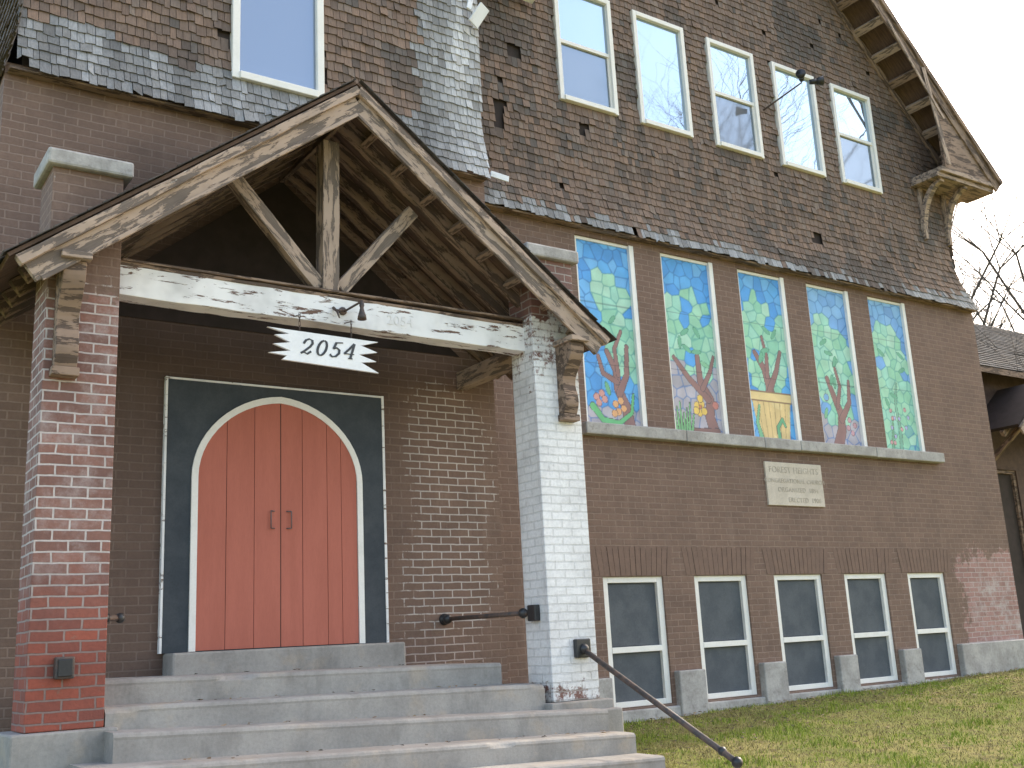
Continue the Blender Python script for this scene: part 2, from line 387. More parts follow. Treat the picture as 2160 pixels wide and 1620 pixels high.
box("drip_board",6.0,16.02,YM-0.11,YM-0.001,4.90,4.925,M_raft,church)
box("drip_board",1.22,5.98,YT-0.11,YT-0.001,4.875,4.897,M_raft,church)
mesh("tower_roof",[(1.0,8.7,9.3),(6.3,8.7,9.3),(6.3,13.3,9.3),(1.0,13.3,9.3),(3.65,11,12)],[(0,1,4),(1,2,4),(2,3,4),(3,0,4),(0,3,2,1)],M_backing,church)
M_bleach=peel_mat("bleached_board",(0.80,0.80,0.79),(0.55,0.53,0.51),(0.85,0.85,0.85),0.6,0.6)
bar("broken_board",(5.86,8.86,6.70),(5.99,8.80,6.93),0.03,0.14,M_bleach,church,up=(1,0,0.2))
bar("broken_board",(5.92,8.90,7.25),(5.80,8.84,6.86),0.025,0.06,M_bleach,church,up=(1,0,0.1))
bar("bracket_stub",(7.12,9.60,8.25),(7.12,9.42,7.78),0.17,0.14,M_bleach,church,up=(1,0,0))
bar("broken_board",(6.0,8.86,4.93),(6.22,8.84,4.90),0.02,0.07,M_bleach,church)

cuts=[7.62,9.2,10.6,11.3,12.9,14.52]
boxes("window_sill",[(cuts[i]+0.003,cuts[i+1]-0.003,YM-0.12,YM+0.1,2.30+random.uniform(-.004,.004),2.445) for i in range(5)],M_stone,church,bevel=0.014)
fb=[(6.1,15.98,YM-0.06,YM+0.06,-1.3,-0.82)]
edges=[6.1]+[v for a in bas for v in a]+[16.1]
for i in range(0,len(edges),2):
    a,b=edges[i],edges[i+1]
    fb.append((a+0.02+(0.03 if i else 0),b-0.03 if i<10 else b,YM-0.09,YM+0.05,-1.3,-0.45+0.008*i))
boxes("foundation",fb,M_stone,church,bevel=0.015)
for a,b in bas:
    n=int((b-a+0.3)/0.078); VV=[];FF=[]
    for k in range(n):
        xx=a-0.12+k*0.078; lean=(k/(n-1)-0.5)*0.10
        j=random.uniform(-0.003,0.003); n0=len(VV)
        z0,z1=0.668,1.0+random.uniform(-0.01,0.01)
        VV+=[(xx,YM-0.005+j,z0),(xx+0.070,YM-0.005+j,z0),(xx+0.070+lean,YM-0.005+j,z1),(xx+lean,YM-0.005+j,z1),
             (xx,YM+0.01,z0),(xx+0.070,YM+0.01,z0),(xx+0.070+lean,YM+0.01,z1),(xx+lean,YM+0.01,z1)]
        FF+=[tuple(i+n0 for i in f) for f in ((0,1,2,3),(0,4,5,1),(1,5,6,2),(2,6,7,3),(3,7,4,0))]
    mesh("flat_arch",VV,FF,M_sold,church)

def subempty(name,loc,parent,label=None):
    e=bpy.data.objects.new(name,None); e.empty_display_size=0.2; COL.objects.link(e); par(e,parent)
    e.location=loc; e["_w"]=tuple(loc)
    if label: e["label"]=label
    return e
def up_window(a,b,z0,z1,y,kind,gl_top,gl_bot,jamb=0.065):
    w=subempty("window",((a+b)/2,y,z0),church)
    f=0.05
    fr=[(a,a+jamb,y-f,y+0.08,z0,z1),(b-jamb,b,y-f,y+0.08,z0,z1),(a+jamb+.001,b-jamb-.001,y-f,y+0.08,z1-jamb,z1),(a+jamb+.001,b-jamb-.001,y-f-0.02,y+0.08,z0,z0+jamb)]
    boxes("frame",fr,M_cream,w,0.006)
    ia,ib,iz0,iz1=a+jamb,b-jamb,z0+jamb,z1-jamb
    if kind=="hung":
        zm=(iz0+iz1)/2+0.02
        boxes("sash",[(ia,ib,y-0.02,y+0.03,zm-0.03,zm+0.02),(ia,ia+0.025,y-0.005,y+0.03,iz0,zm-0.03),(ib-0.025,ib,y-0.005,y+0.03,iz0,zm-0.03),(ia+.026,ib-.026,y-0.005,y+0.03,iz0,iz0+0.03)],M_cream,w,0.002)
        box("glass",ia,ib,y+0.012,y+0.02,iz0,zm-0.031,gl_bot,w,0)
        box("glass",ia,ib,y+0.002,y+0.01,zm+0.021,iz1,gl_top,w,0)
    else:
        box("glass",ia,ib,y+0.002,y+0.01,iz0,iz1,gl_top,w,0)
for i,(a,b) in enumerate(upw):
    up_window(a,b,*upz,YM-0.02,"hung" if i%2==0 else "fixed",G_up,G_lo)
up_window(3.14,4.09,5.34,7.4,YT-0.03,"fixed",G_tow,G_tow,0.075)
for a,b in bas:
    w=subempty("basement_window",((a+b)/2,YM,basz[0]),church)
    y=YM+0.055; j=0.085; z0,z1=basz
    boxes("frame",[(a,a+j,y-0.03,y+0.05,z0,z1),(b-j,b,y-0.03,y+0.05,z0,z1),(a+j,b-j,y-0.03,y+0.05,z1-j*.8,z1),(a+j,b-j,y-0.03,y+0.05,z0,z0+0.06),(a+j,b-j,y-0.035,y+0.045,-0.195,-0.130)],M_cream,w,0.004)
    box("panel",a+j,b-j,y+0.012,y+0.03,z0+0.06,-0.195,M_base,w,0.002)
    box("panel",a+j,b-j,y+0.012,y+0.03,-0.130,z1-j*.8,M_base,w,0.002)
    boxes("shutter_board",[(a+j+0.01,b-j-0.16,y-0.0,y+0.011,-0.12,z1-j*.8-0.02)],M_base,w,0.002)

# ---- murals
def seglen(P,A,B):
    A=np.array(A);B=np.array(B);d=B-A; t=np.clip(((P-A)@d)/(d@d),0,1); q=A+t[:,None]*d
    return np.linalg.norm(P-q,axis=1),t
def mural(idx,W,H):
    nx,nz=84,220
    X,Z=np.meshgrid(np.linspace(0,1,nx),np.linspace(0,1,nz)); P=np.stack([X.ravel()*W,Z.ravel()*H],1)
    r=np.random.default_rng(100+idx)
    c=0.17
    gx=np.arange(-c,W+2*c,c); gz=np.arange(-c,H+2*c,c)
    S=np.array([(x+r.uniform(-.07,.07)+(c/2 if k%2 else 0),z+r.uniform(-.06,.06)) for k,z in enumerate(gz) for x in gx])
    D=np.linalg.norm(P[:,None,:]-S[None],axis=2); o=np.argpartition(D,1,axis=1)[:,:2]
    ds=np.take_along_axis(D,o,1); sw=ds[:,0]>ds[:,1]; cell=np.where(sw,o[:,1],o[:,0]); edge=np.abs(ds[:,0]-ds[:,1])
    SC=S[cell]; rnd=r.random(len(S))[cell]; h=SC[:,1]/H; u=SC[:,0]/W
    blue=np.array([(0.10,0.40,0.84),(0.13,0.46,0.86),(0.09,0.36,0.79),(0.18,0.50,0.87)])
    if idx>2: blue=blue*0.82+0.13
    col=blue[(rnd*4).astype(int)%4].copy()
    greens=np.array([(0.34,0.68,0.46),(0.41,0.73,0.52),(0.30,0.64,0.45),(0.47,0.76,0.58),(0.37,0.71,0.56)])
    gr=greens[(rnd*37).astype(int)%5]
    blobs={0:[(.62,.62,.24),(.75,.48,.24),(.5,.75,.14),(.9,.40,.2)],
           1:[(.3,.60,.28),(.65,.54,.33),(.55,.66,.26)],
           2:[(.35,.64,.30),(.7,.58,.3),(.5,.50,.30)],
           3:[(.5,.58,.36),(.35,.45,.34),(.7,.48,.3),(.5,.35,.3),(.3,.3,.2)],
           4:[(.5,.60,.33),(.4,.45,.4),(.6,.3,.42),(.4,.2,.36),(.3,.72,.16)]}[idx]
    inb=np.zeros(len(P),bool)
    for bx,bz,br in blobs:
        inb|=((SC[:,0]-bx*W)**2+((SC[:,1]-bz*H)*0.75)**2)<(br*1.25)**2
    inb&=(rnd>0.08)
    grey=np.array((0.50,0.46,0.50))
    if idx in (0,1,3):
        lim={0:.12,1:.40,3:.17}[idx]
        g=(h<lim)&~inb; col[g]=grey*(0.85+0.3*rnd[g,None])
    if idx==1:
        g=(u<.35)&(h<.66)&(h>.4); col[g]=grey
    if idx==4:
        g=(h<.35); col[g]=np.array((0.28,0.64,0.58))*(0.8+0.3*rnd[g,None])
    col[inb]=gr[inb]
    k=np.clip(1.3-edge/0.018,0,1)[:,None]*0.72
    leadc=np.where(inb[:,None],np.array((0.10,0.38,0.32)),np.array((0.04,0.18,0.48)))
    col=col*(1-k)+leadc*k
    def stroke(pts,w0,w1,c):
        w0*=1.25; w1*=1.5
        pts=[(a*W,b*H) for a,b in pts]; n=len(pts)-1
        for i in range(n):
            d,t=seglen(P,pts[i],pts[i+1]); w=w0+(w1-w0)*((i+t)/n)
            o_=d<w+0.007; col[o_]=(0.10,0.08,0.09)
        for i in range(n):
            d,t=seglen(P,pts[i],pts[i+1]); w=w0+(w1-w0)*((i+t)/n)
            col[d<w]=c
    def leaf(x,z,L,a,c,wd=0.38):
        dx=P[:,0]-x*W; dz=P[:,1]-z*H; ca,sa=math.cos(a),math.sin(a)
        p=dx*ca+dz*sa; q=-dx*sa+dz*ca
        e=(p/L)**2+(q/(L*wd))**2
        col[e<1.35]=(0.06,0.26,0.17); col[e<1]=c
    def disc(x,z,rr,c):
        d=np.hypot(P[:,0]-x*W,P[:,1]-z*H); col[d<rr+.007]=(0.22,0.10,0.09); col[d<rr]=c
    BRN=(0.33,0.175,0.155); DG=(.18,.48,.30)
    if idx==0:
        stroke([(.80,.0),(.76,.1),(.62,.2),(.6,.3),(.45,.40)],.07,.022,BRN); stroke([(.64,.18),(.80,.28),(.84,.44)],.04,.018,BRN)
        stroke([(.6,.24),(.35,.28),(.28,.37)],.03,.015,BRN); stroke([(.64,.28),(.60,.42),(.75,.52)],.025,.013,BRN)
        stroke([(.12,.1),(.3,.03),(.6,.02),(.85,.08),(.9,.18)],.035,.01,(0.18,0.58,0.24))
        for x,z in ((.2,.15),(.3,.17),(.24,.12),(.35,.14)): disc(x,z,.042,(.70,.35,.30))
        for x,z in ((.55,.12),(.65,.14),(.6,.08),(.7,.1),(.52,.07)): disc(x,z,.042,(.84,.45,.20))
        leaf(.42,.2,.08,1.9,(.2,.5,.26)); leaf(.6,.58,.07,.8,DG)
    if idx==1:
        stroke([(.85,.0),(.76,.1),(.80,.2),(.62,.3),(.6,.44)],.075,.025,BRN); stroke([(.76,.20),(.38,.31),(.1,.42)],.04,.018,BRN)
        stroke([(.66,.26),(.85,.36),(.95,.45)],.03,.014,BRN); stroke([(.0,.0),(.9,.02)],.04,.03,(.30,.16,.13))
        for x,z in ((.5,.16),(.6,.17),(.55,.12),(.65,.13),(.58,.2),(.48,.13)): disc(x,z,.048,(.90,.62,.14))
        disc(.57,.155,.025,(.65,.25,.12)); disc(.9,.17,.05,(.65,.25,.2))
        for k in range(7): stroke([(.05+.05*k,.0),(.0+.07*k,.11+.03*(k%3))],.016,.005,(.22,.52,.22))
        for k in range(5): leaf(.25+.5*r.random(),.46+.22*r.random(),.08,r.uniform(0,3),DG)
        leaf(.75,.4,.08,-.4,(.3,.62,.36))
    if idx==2:
        stroke([(.5,.2),(.5,.32),(.42,.42),(.22,.52)],.075,.022,BRN); stroke([(.5,.3),(.70,.42),(.84,.54)],.04,.018,BRN); stroke([(.47,.38),(.5,.5),(.43,.62)],.03,.014,BRN)
        px=P[:,0]/W; pz=P[:,1]/H
        pot=(pz<.25)&(np.abs(px-.5)<.36+.42*pz); col[pot]=(.88,.68,.33); col[pot&(rnd>.6)]=(.82,.60,.27)
        col[pot&(np.abs(((px-.5)/(.36+.42*pz)*3.5)%1-.5)<.06)]=(.52,.34,.15)
        rim=(pz>.23)&(pz<.285)&(np.abs(px-.5)<.49); col[rim]=(.90,.68,.32)
        col[((np.abs(pz-.23)<.004)|(np.abs(pz-.285)<.004))&(np.abs(px-.5)<.49)]=(.32,.19,.10)
        stroke([(.62,.0),(.6,.08),(.72,.13),(.78,.09)],.025,.012,(.16,.46,.24)); stroke([(.2,.0),(.12,.1),(.2,.2)],.03,.01,(.24,.56,.3))
        for k in range(5): leaf(.25+.5*r.random(),.48+.22*r.random(),.08,r.uniform(0,3),DG)
    if idx==3:
        stroke([(.38,.0),(.52,.1),(.55,.2),(.42,.3),(.28,.42)],.08,.025,BRN); stroke([(.55,.17),(.8,.28),(.85,.42)],.045,.016,BRN); stroke([(.48,.25),(.6,.38),(.5,.52)],.03,.014,BRN)
        for k in range(6): leaf(.2+.6*r.random(),.38+.3*r.random(),.08,r.uniform(0,3),DG)
        for x,z in ((.7,.12),(.8,.09),(.75,.17),(.88,.14)): disc(x,z,.036,(.65,.36,.4))
        disc(.2,.3,.05,(.22,.47,.75)); leaf(.15,.2,.08,1.2,(.25,.56,.32))
    if idx==4:
        stroke([(.45,.0),(.5,.15),(.45,.3),(.55,.45)],.03,.012,(.22,.48,.34)); stroke([(.2,.0),(.3,.2)],.022,.01,(.2,.48,.28))
        for k in range(12): disc(.1+.8*r.random(),.04+.24*r.random(),.028,((.68,.36,.36) if k%2 else (.47,.52,.78)))
        for k in range(5): leaf(.15+.7*r.random(),.25+.45*r.random(),.08,r.uniform(0,3),DG)
    for s_ in (.33,.66): 
        d=np.abs(P[:,1]/H-s_-0.02*idx)<.0028; col[d]*=0.6
    mot=np.array([mn.noise(Vector((p_[0]*7,p_[1]*7,idx*5.0))) for p_ in P])
    nn=(r.random(len(P))*0.08+0.94)*(1+0.16*mot)
    col=np.clip(col*nn[:,None]*0.90+0.045,0.01,0.88)
    return nx,nz,P,col
M_mur=attr_mat("mural_paint",0.7,False,0.2)
for i,(a,b) in enumerate(art):
    w=subempty("mural_window",((a+b)/2,YM,artz[0]),church,"tall boarded window painted with stained-glass style garden mural")
    y=YM+0.05; z0,z1=artz
    boxes("frame",[(a,a+0.045,y-0.02,y+0.07,z0,z1),(b-0.075,b,y-0.045,y+0.07,z0,z1),(a+.046,b-.076,y-0.02,y+0.07,z1-0.04,z1)],M_cream,w,0.004)
    W=b-a-0.12; H=z1-z0-0.04
    nx,nz,P,colr=mural(i,W,H)
    V=np.zeros((len(P),3)); V[:,0]=a+0.045+P[:,0]; V[:,1]=y+0.0; V[:,2]=z0+P[:,1]
    Fc=[(r_*nx+c_,r_*nx+c_+1,(r_+1)*nx+c_+1,(r_+1)*nx+c_) for r_ in range(nz-1) for c_ in range(nx-1)]
    mesh("mural",V,Fc,M_mur,w,colors=colr)
box("cornerstone",10.65,11.76,YM-0.025,YM+0.05,1.56,2.14,M_plaq,church,0.006,label="pale carved stone plaque naming the church")
M_ins=simple_noise_mat("inscription_shadow",(0.40,0.34,0.27),(0.54,0.47,0.38),8,lo=0.4,hi=0.6)
for t,xx,zz,sz in (("FOREST HEIGHTS",11.2,2.0,0.118),("CONGREGATIONAL CHURCH",11.2,1.865,0.082),("ORGANIZED  1894",11.25,1.745,0.090),("ERECTED  1908",11.36,1.61,0.090)):
    fontmesh("inscription",t,sz,(xx,YM-0.0265,zz),M_ins,church)
dy=YT
def arch(hw,spring,top,n=28,cx=3.635,z0=0.05):
    pts=[(cx-hw,z0)]
    for k in range(n+1):
        t=math.pi-math.pi*k/n; x=hw*math.cos(t); s=math.sin(t)
        z=spring+(top-spring)*(0.93*s+0.07*(1-abs(math.cos(t))))
        pts.append((cx+x,z))
    pts.append((cx+hw,z0)); return pts
box("door_surround",2.62,4.66,dy-0.045,dy+0.01,0.045,2.34,M_slate,church,0.004,label="flat square dark slate panel around arched door")
boxes("surround_trim",[(2.60,2.62,dy-0.05,dy,0.045,2.36),(4.66,4.685,dy-0.05,dy,0.045,2.36),(2.62,4.66,dy-0.05,dy,2.34,2.358)],M_peelw,church,0.002)
def strip_between(name,o,i,y0,y1,mat,parent):
    n=len(o); V=[(x,y0,z) for x,z in o]+[(x,y0,z) for x,z in i]+[(x,y1,z) for x,z in o]+[(x,y1,z) for x,z in i]; Fc=[]
    for k in range(n-1):
        Fc+=[(k,n+k,n+k+1,k+1),(k,k+1,2*n+k+1,2*n+k),(n+k,3*n+k,3*n+k+1,n+k+1)]
    return mesh(name,V,Fc,mat,parent)
strip_between("arch_trim",arch(0.80,1.50,2.26),arch(0.745,1.50,2.20),dy-0.065,dy-0.045,M_cream,church)
door=subempty("double_door",(3.635,dy,0.05),church)
def archz(x):
    t=max(-1,min(1,(x-3.635)/0.745)); s=math.sqrt(max(0,1-t*t)); return 1.5+0.70*(0.93*s+0.07*(1-abs(t)))
for seams in ([2.893,3.14,3.39,3.632],[3.638,3.84,4.08,4.22,4.377]):
    VV=[];FF=[]
    for s in range(len(seams)-1):
        xa=seams[s]+(0.0025 if s else 0); xb=seams[s+1]-0.0025; m=10; n0=len(VV)
        yy=dy-0.055-random.uniform(0,0.003)
        for k in range(m+1):
            x=xa+(xb-xa)*k/m; VV+=[(x,yy,0.055),(x,yy,archz(x)),(x,yy+0.009,0.055),(x,yy+0.009,archz(x))]
        for k in range(m):
            q=n0+k*4; FF+=[(q,q+4,q+5,q+1)]
        FF+=[(n0,n0+1,n0+3,n0+2),(n0+m*4,n0+m*4+2,n0+m*4+3,n0+m*4+1)]
    mesh("door_leaf",VV,FF,M_door,door)
box("door_gap",3.632,3.638,dy-0.053,dy-0.046,0.055,2.19,M_dark,door,0)
M_hand=simple_noise_mat("grey_handle_iron",(0.20,0.13,0.12),(0.14,0.11,0.11),9)
for sx_,x in ((1,3.535),(-1,3.725)):
    segs=[((x,dy-0.08,1.07),(x,dy-0.08,1.22),.006,.006),((x,dy-0.08,1.07),(x+sx_*0.04,dy-0.06,1.07),.006,.006),((x,dy-0.08,1.22),(x+sx_*0.04,dy-0.06,1.22),.006,.006)]
    tubes("handle",segs,M_hand,door)
box("door_step",2.64,4.73,dy-0.28,dy-0.001,-0.20,0.045,M_conc,church,0.018)

# main roof
V=[];Fc=[]
y0,y1=9.08,24.3; th=0.10
prof=[(5.2,6.8),(10.95,12.55),(16.42,7.08)]
V=[(x,y0,z) for x,z in prof]+[(x,y0,z+th) for x,z in prof]+[(x,y1,z) for x,z in prof]+[(x,y1,z+th) for x,z in prof]
mesh("roof",V,[(0,1,4,3),(1,2,5,4),(3,4,10,9),(4,5,11,10),(0,6,7,1),(1,7,8,2),(2,8,11,5),(0,3,9,6),(6,9,10,7),(7,10,11,8)],M_deck,church)
sn=Vector((1,0,1)).normalized()
bar("rake_board",(10.95,9.06,12.50),(16.45,9.06,7.0),0.035,0.26,M_raft,church,up=sn,seg=20,jit=0.003)
bar("rake_board",(10.95,9.03,12.62),(16.50,9.03,7.07),0.05,0.09,M_raft,church,up=sn,seg=20,jit=0.003)
bar("rake_board",(10.95,9.06,12.50),(5.2,9.06,6.75),0.035,0.26,M_raft,church,up=(-sn.x,0,sn.z))
for k in range(13):
    x=15.75-k*0.37; z=23.33-x
    bar("lookout",(x,9.08,z-0.0),(x,9.64,z-0.0),0.13,0.11,M_peel if k%3 else M_raft,church,up=sn)
bar("frieze_board",(10.95,9.60,12.3),(15.75,9.60,7.5),0.04,0.12,M_raft,church,up=sn)
boxes("eave_return",[(14.85,16.40,9.05,9.62,6.98,7.06),(14.80,16.35,9.10,9.60,6.90,6.975),(15.66,16.25,9.62,24,6.92,7.05)],M_peel,church,0.006)
mesh("eave_fascia",[(15.0,9.07,7.06),(16.42,9.07,7.06),(15.02,9.07,8.35),(15.0,9.12,7.06),(16.42,9.12,7.06),(15.02,9.12,8.35)],[(0,1,2),(5,4,3),(0,2,5,3)],M_raft,church)
def curved_bracket(name,x,ya,za,yb,zb,w,mat,parent,n=10):
    V=[];Fc=[]
    for k in range(n+1):
        t=k/n*math.pi/2
        yy=ya+(yb-ya)*(1-math.cos(t)); zz=za+(zb-za)*math.sin(t)
        nrm=Vector((0,-(zb-za)*math.cos(t),(yb-ya)*math.sin(t))).normalized()
        th=0.05+0.03*abs(math.sin(2*t))
        for sx_ in (-w/2,w/2):
            V.append((x+sx_,yy+nrm.y*th*0.5,zz+nrm.z*th*0.5)); V.append((x+sx_,yy-nrm.y*th*0.5,zz-nrm.z*th*0.5))
    for k in range(n):
        q=k*4; Fc+=[(q,q+4,q+5,q+1),(q+2,q+3,q+7,q+6),(q,q+2,q+6,q+4),(q+1,q+5,q+7,q+3)]
    Fc+=[(0,1,3,2),(n*4,n*4+2,n*4+3,n*4+1)]
    return mesh(name,V,Fc,mat,parent)
for x in (14.98,15.62):
    curved_bracket("eave_bracket",x,9.60,6.05,9.15,6.88,0.10,M_peel,church)
    bar("bracket_leg",(x,9.60,6.0),(x,9.60,6.9),0.07,0.10,M_peel,church,up=(0,1,0))
bar("loose_fascia_strip",(15.0,9.0,7.08),(14.72,9.02,8.75),0.02,0.10,M_peel,church,up=(1,0,0.2))
bar("loose_fascia_strip",(15.05,9.0,7.9),(13.9,9.0,9.35),0.02,0.06,M_peel,church,up=(1,0,1))

# ================================================================== PORCH
porch=empty("entrance_porch",(3.65,7.8,-0.5),"gabled timber entrance porch with peeling paint on two brick pillars","porch")
def pillar(x0,x1,yb,zb,mat,label=None):
    p=subempty("brick_pillar",((x0+x1)/2,7.8,zb),porch,label)
    mesh("shaft",boxv(x0,x1,7.6,yb,zb,3.48),BF,mat,p,bevel=0.006)
    mesh("capstone",boxv(x0-0.05,x1+0.06,7.54,8.08,3.475,3.60),BF,M_stone,p,bevel=0.02)
    mesh("plinth",boxv(x0-0.09,x1+0.07,7.50,yb+0.08,-1.3,zb-0.003),BF,M_conc,p,bevel=0.012)
pillar(1.37,1.86,8.02,-0.41,M_lp,"weathered red brick pillar with white mortar stains")
pillar(5.52,6.02,7.96,-0.52,M_wp,"white painted brick pillar chipped at base")
RX=3.66; RZ=4.62
sl=math.radians(37.3); tn=math.tan(sl)
def rz(x): return RZ-abs(x-RX)*tn
XL,XR=1.10,6.20; Y0,Y1=7.38,8.99
bar("cross_beam",(1.86,7.82,2.75),(5.53,7.82,2.715),0.18,0.25,M_peelw,porch,seg=24,jit=0.005)
boxes("beam_cap",[(1.9,5.5,7.705,7.93,2.882,2.90)],M_raft,porch,0.003)
bar("beam_edge_strip",(1.88,7.735,2.868),(5.51,7.735,2.833),0.02,0.028,M_raft,porch,seg=16,jit=0.004)
fontmesh("carved_number","2054",0.12,(4.22,7.7262,2.675),simple_noise_mat("faded_number_paint",(0.77,0.745,0.72),(0.83,0.81,0.79),9),porch)
bar("king_post",(3.58,7.8,2.88),(3.60,7.8,4.25),0.15,0.15,M_peel,porch,up=(0,1,0),seg=6,jit=0.003)
bar("strut",(3.50,7.8,2.93),(2.72,7.8,3.80),0.12,0.10,M_peel,porch,up=(0,1,0),seg=5,jit=0.003)
bar("strut",(3.68,7.8,2.93),(4.40,7.8,3.77),0.12,0.10,M_peel,porch,up=(0,1,0),seg=5,jit=0.003)
mesh("tympanum_shade_panel",[(1.75,8.985,2.86),(5.58,8.985,2.86),(RX,8.985,4.40),(1.75,8.998,2.86),(5.58,8.998,2.86),(RX,8.998,4.40)],[(0,1,2),(0,3,4,1)],M_backing,porch)  # dark panel added to stand in for the shade under the gable
for s,xe in ((-1,XL),(1,XR)):
    nrm=Vector((s*math.sin(sl),0,math.cos(sl)))
    def pt(x,y,off): return Vector((x,y,rz(x)))-nrm*off
    dirv=Vector((s*math.cos(sl),0,-math.sin(sl)))
    apex=lambda y,off: Vector((RX,y,RZ-off/math.cos(sl)))
    xx=xe-s*0.02
    bar("rake_board",apex(7.36,0.13),pt(xx,7.36,0.13),0.045,0.19,M_peel,porch,up=nrm,seg=18,jit=0.003)
    bar("rake_molding",apex(7.335,0.055),pt(xe,7.335,0.055),0.075,0.07,M_peel,porch,up=nrm,seg=18,jit=0.003)
    bar("rake_molding",apex(7.345,0.225),pt(xe-s*0.05,7.345,0.225),0.03,0.03,M_peel,porch,up=nrm,seg=10,jit=0.003)
    a0=apex(7.34,0.0);a1=pt(xe+s*0.02,7.34,0.0)
    up_=nrm*0.025
    V=[a0,a1,a1+Vector((0,Y1-7.34,0)),a0+Vector((0,Y1-7.34,0))]; V=V+[v+up_ for v in V]
    mesh("roof_deck",V,BF,M_deck,porch)
    for y in (7.80,8.12,8.42,8.70,8.93):
        bar("rafter",apex(y,0.07)+dirv*0.05,pt(xe-s*0.10,y,0.07),0.07,0.13,M_raft,porch,up=nrm,seg=4,jit=0.003)
    for k in range(8):
        d=0.35+k*0.36
        p=apex(0,0.075)+dirv*d
        bar("lookout",(p.x,7.39,p.z),(p.x,7.76,p.z),0.06,0.08,M_raft,porch,up=nrm)
    V=[];Fc=[];C=[]
    L=(a1-a0).length+0.03; exp_=0.13; nrow=int(L/exp_)+1
    for r in range(nrow):
        y=7.32-random.uniform(0,0.1)
        while y<Y1:
            w=random.uniform(0.16,0.24); ya=max(y,7.30); yb=min(y+w-0.004,Y1); y+=w
            if yb-ya<0.02: continue
            t1=L-r*exp_+random.uniform(-.006,.006); t0=max(0.0,t1-exp_*1.4)
            base=a0+nrm*0.028
            p1=base+dirv*t1+nrm*0.014; p0=base+dirv*t0+nrm*0.002
            n=len(V)
            V+=[(p0.x,ya,p0.z),(p0.x,yb,p0.z),(p1.x,yb,p1.z),(p1.x,ya,p1.z),(p1.x-nrm.x*.01,yb,p1.z-nrm.z*.01),(p1.x-nrm.x*.01,ya,p1.z-nrm.z*.01)]
            Fc+=[(n,n+1,n+2,n+3),(n+3,n+2,n+4,n+5),(n,n+3,n+5)]
            c=pick([(0.10,0.09,0.085),(0.13,0.12,0.11),(0.08,0.075,0.07)]); C+=[c]*6
    mesh("roof_shingles",V,Fc,M_asph,porch,colors=np.array(C))
bar("ridge_board",(RX,7.4,RZ-0.15),(RX,8.98,RZ-0.15),0.04,0.18,M_raft,porch)
bar("side_plate",(5.60,7.97,2.60),(5.60,8.99,2.60),0.12,0.18,M_peel,porch)
bar("side_plate",(1.75,8.03,2.60),(1.75,8.99,2.60),0.12,0.20,M_raft,porch)
def corbel(x,z0,z1,parent):
    prof=[]
    n=22
    for k in range(n+1):
        t=k/n; z=z0+(z1-z0)*t
        d=0.075+0.17*t**1.8+0.035*math.sin(t*math.pi*3.0)
        prof.append((7.6-d,z))
    V=[];Fc=[]
    w=0.075
    for yy,zz in prof:
        V+=[(x-w,yy,zz),(x+w,yy,zz),(x+w,7.6,zz),(x-w,7.6,zz)]
    for k in range(n):
        q=k*4
        for a,b in ((0,1),(1,2),(2,3),(3,0)): Fc.append((q+a,q+b,q+4+b,q+4+a))
    Fc+=[(3,2,1,0),(n*4,n*4+1,n*4+2,n*4+3)]
    e=subempty("corbel",(x,7.6,z0),parent)
    mesh("scroll",V,Fc,M_raft,e,bevel=0.006)
    box("cap",x-0.10,x+0.10,7.30,7.6,z1+0.001,z1+0.05,M_peel,e,0.005)
    box("foot",x-0.09,x+0.09,7.50,7.6,z0-0.06,z0-0.001,M_raft,e,0.005)
corbel(1.50,1.98,2.70,porch); corbel(5.84,1.98,2.62,porch)

# ================================================================== STEPS
steps=empty("concrete_steps",(3.6,7.2,-1.2),"wide worn grey concrete entrance steps with chipped edges","steps")
def step(x0,x1,yf,yb,zl,zr,zb,seed):
    n=130; V=[];Fc=[]; m=8
    for i in range(n+1):
        x=x0+(x1-x0)*i/n; zt=zl+(zr-zl)*(x-1.85)/(5.85-1.85)
        prof=[(yf+0.006,zb),(yf+0.004,zt-0.045),(yf+0.0,zt-0.028),(yf+0.006,zt-0.011),(yf+0.022,zt),(yf+0.10,zt+0.001),(yf+0.25,zt+0.002),(yb,zt+0.003)]
        chip=max(0,mn.noise(Vector((x*1.9,seed*7.7,1.0)))-0.36)*0.12
        for k,(yy,zz) in enumerate(prof):
            a=0.008 if 1<=k<=4 else 0.002
            j=mn.noise(Vector((x*1.6,0.3,seed*5.1)))*a + (mn.noise(Vector((x*8,k*0.2,seed*3.3)))*a*0.3)
            jj=mn.noise(Vector((x*0.8,k*0.1,seed*9.1)))*0.012
            if k==0: j=0
            cy=chip if 2<=k<=4 else 0
            V.append((x,yy+abs(j)+jj*0.4+cy,(zz-abs(j)*0.6 if k>=2 else zz)-(cy*0.4 if k in(3,4) else 0)))
    for i in range(n):
        for k in range(m-1):
            a=i*m+k; Fc.append((a,a+m,a+m+1,a+1))
    b=len(V)
    V+=[(x0,yb,zb),(x1,yb,zb)]
    Fc.append(tuple([b]+[k for k in reversed(range(m))])); Fc.append(tuple([n*m+k for k in range(m)]+[b+1]))
    mesh("step",V,Fc,M_conc,steps,smooth=False)
step(1.84,5.22,7.92,9.0,-0.115,-0.185,-1.3,1)
step(1.87,5.44,7.60,8.02,-0.285,-0.37,-1.3,2)
step(1.84,5.83,7.26,7.75,-0.435,-0.59,-1.3,3)
step(1.62,5.83,6.93,7.45,-0.62,-0.765,-1.4,4)
step(1.35,5.83,6.60,7.10,-0.79,-0.925,-1.5,5)
step(1.2,5.95,6.25,6.75,-0.97,-1.09,-1.6,6)
box("side_block",5.45,6.12,7.42,8.2,-1.35,-0.60,M_conc,steps,0.015)

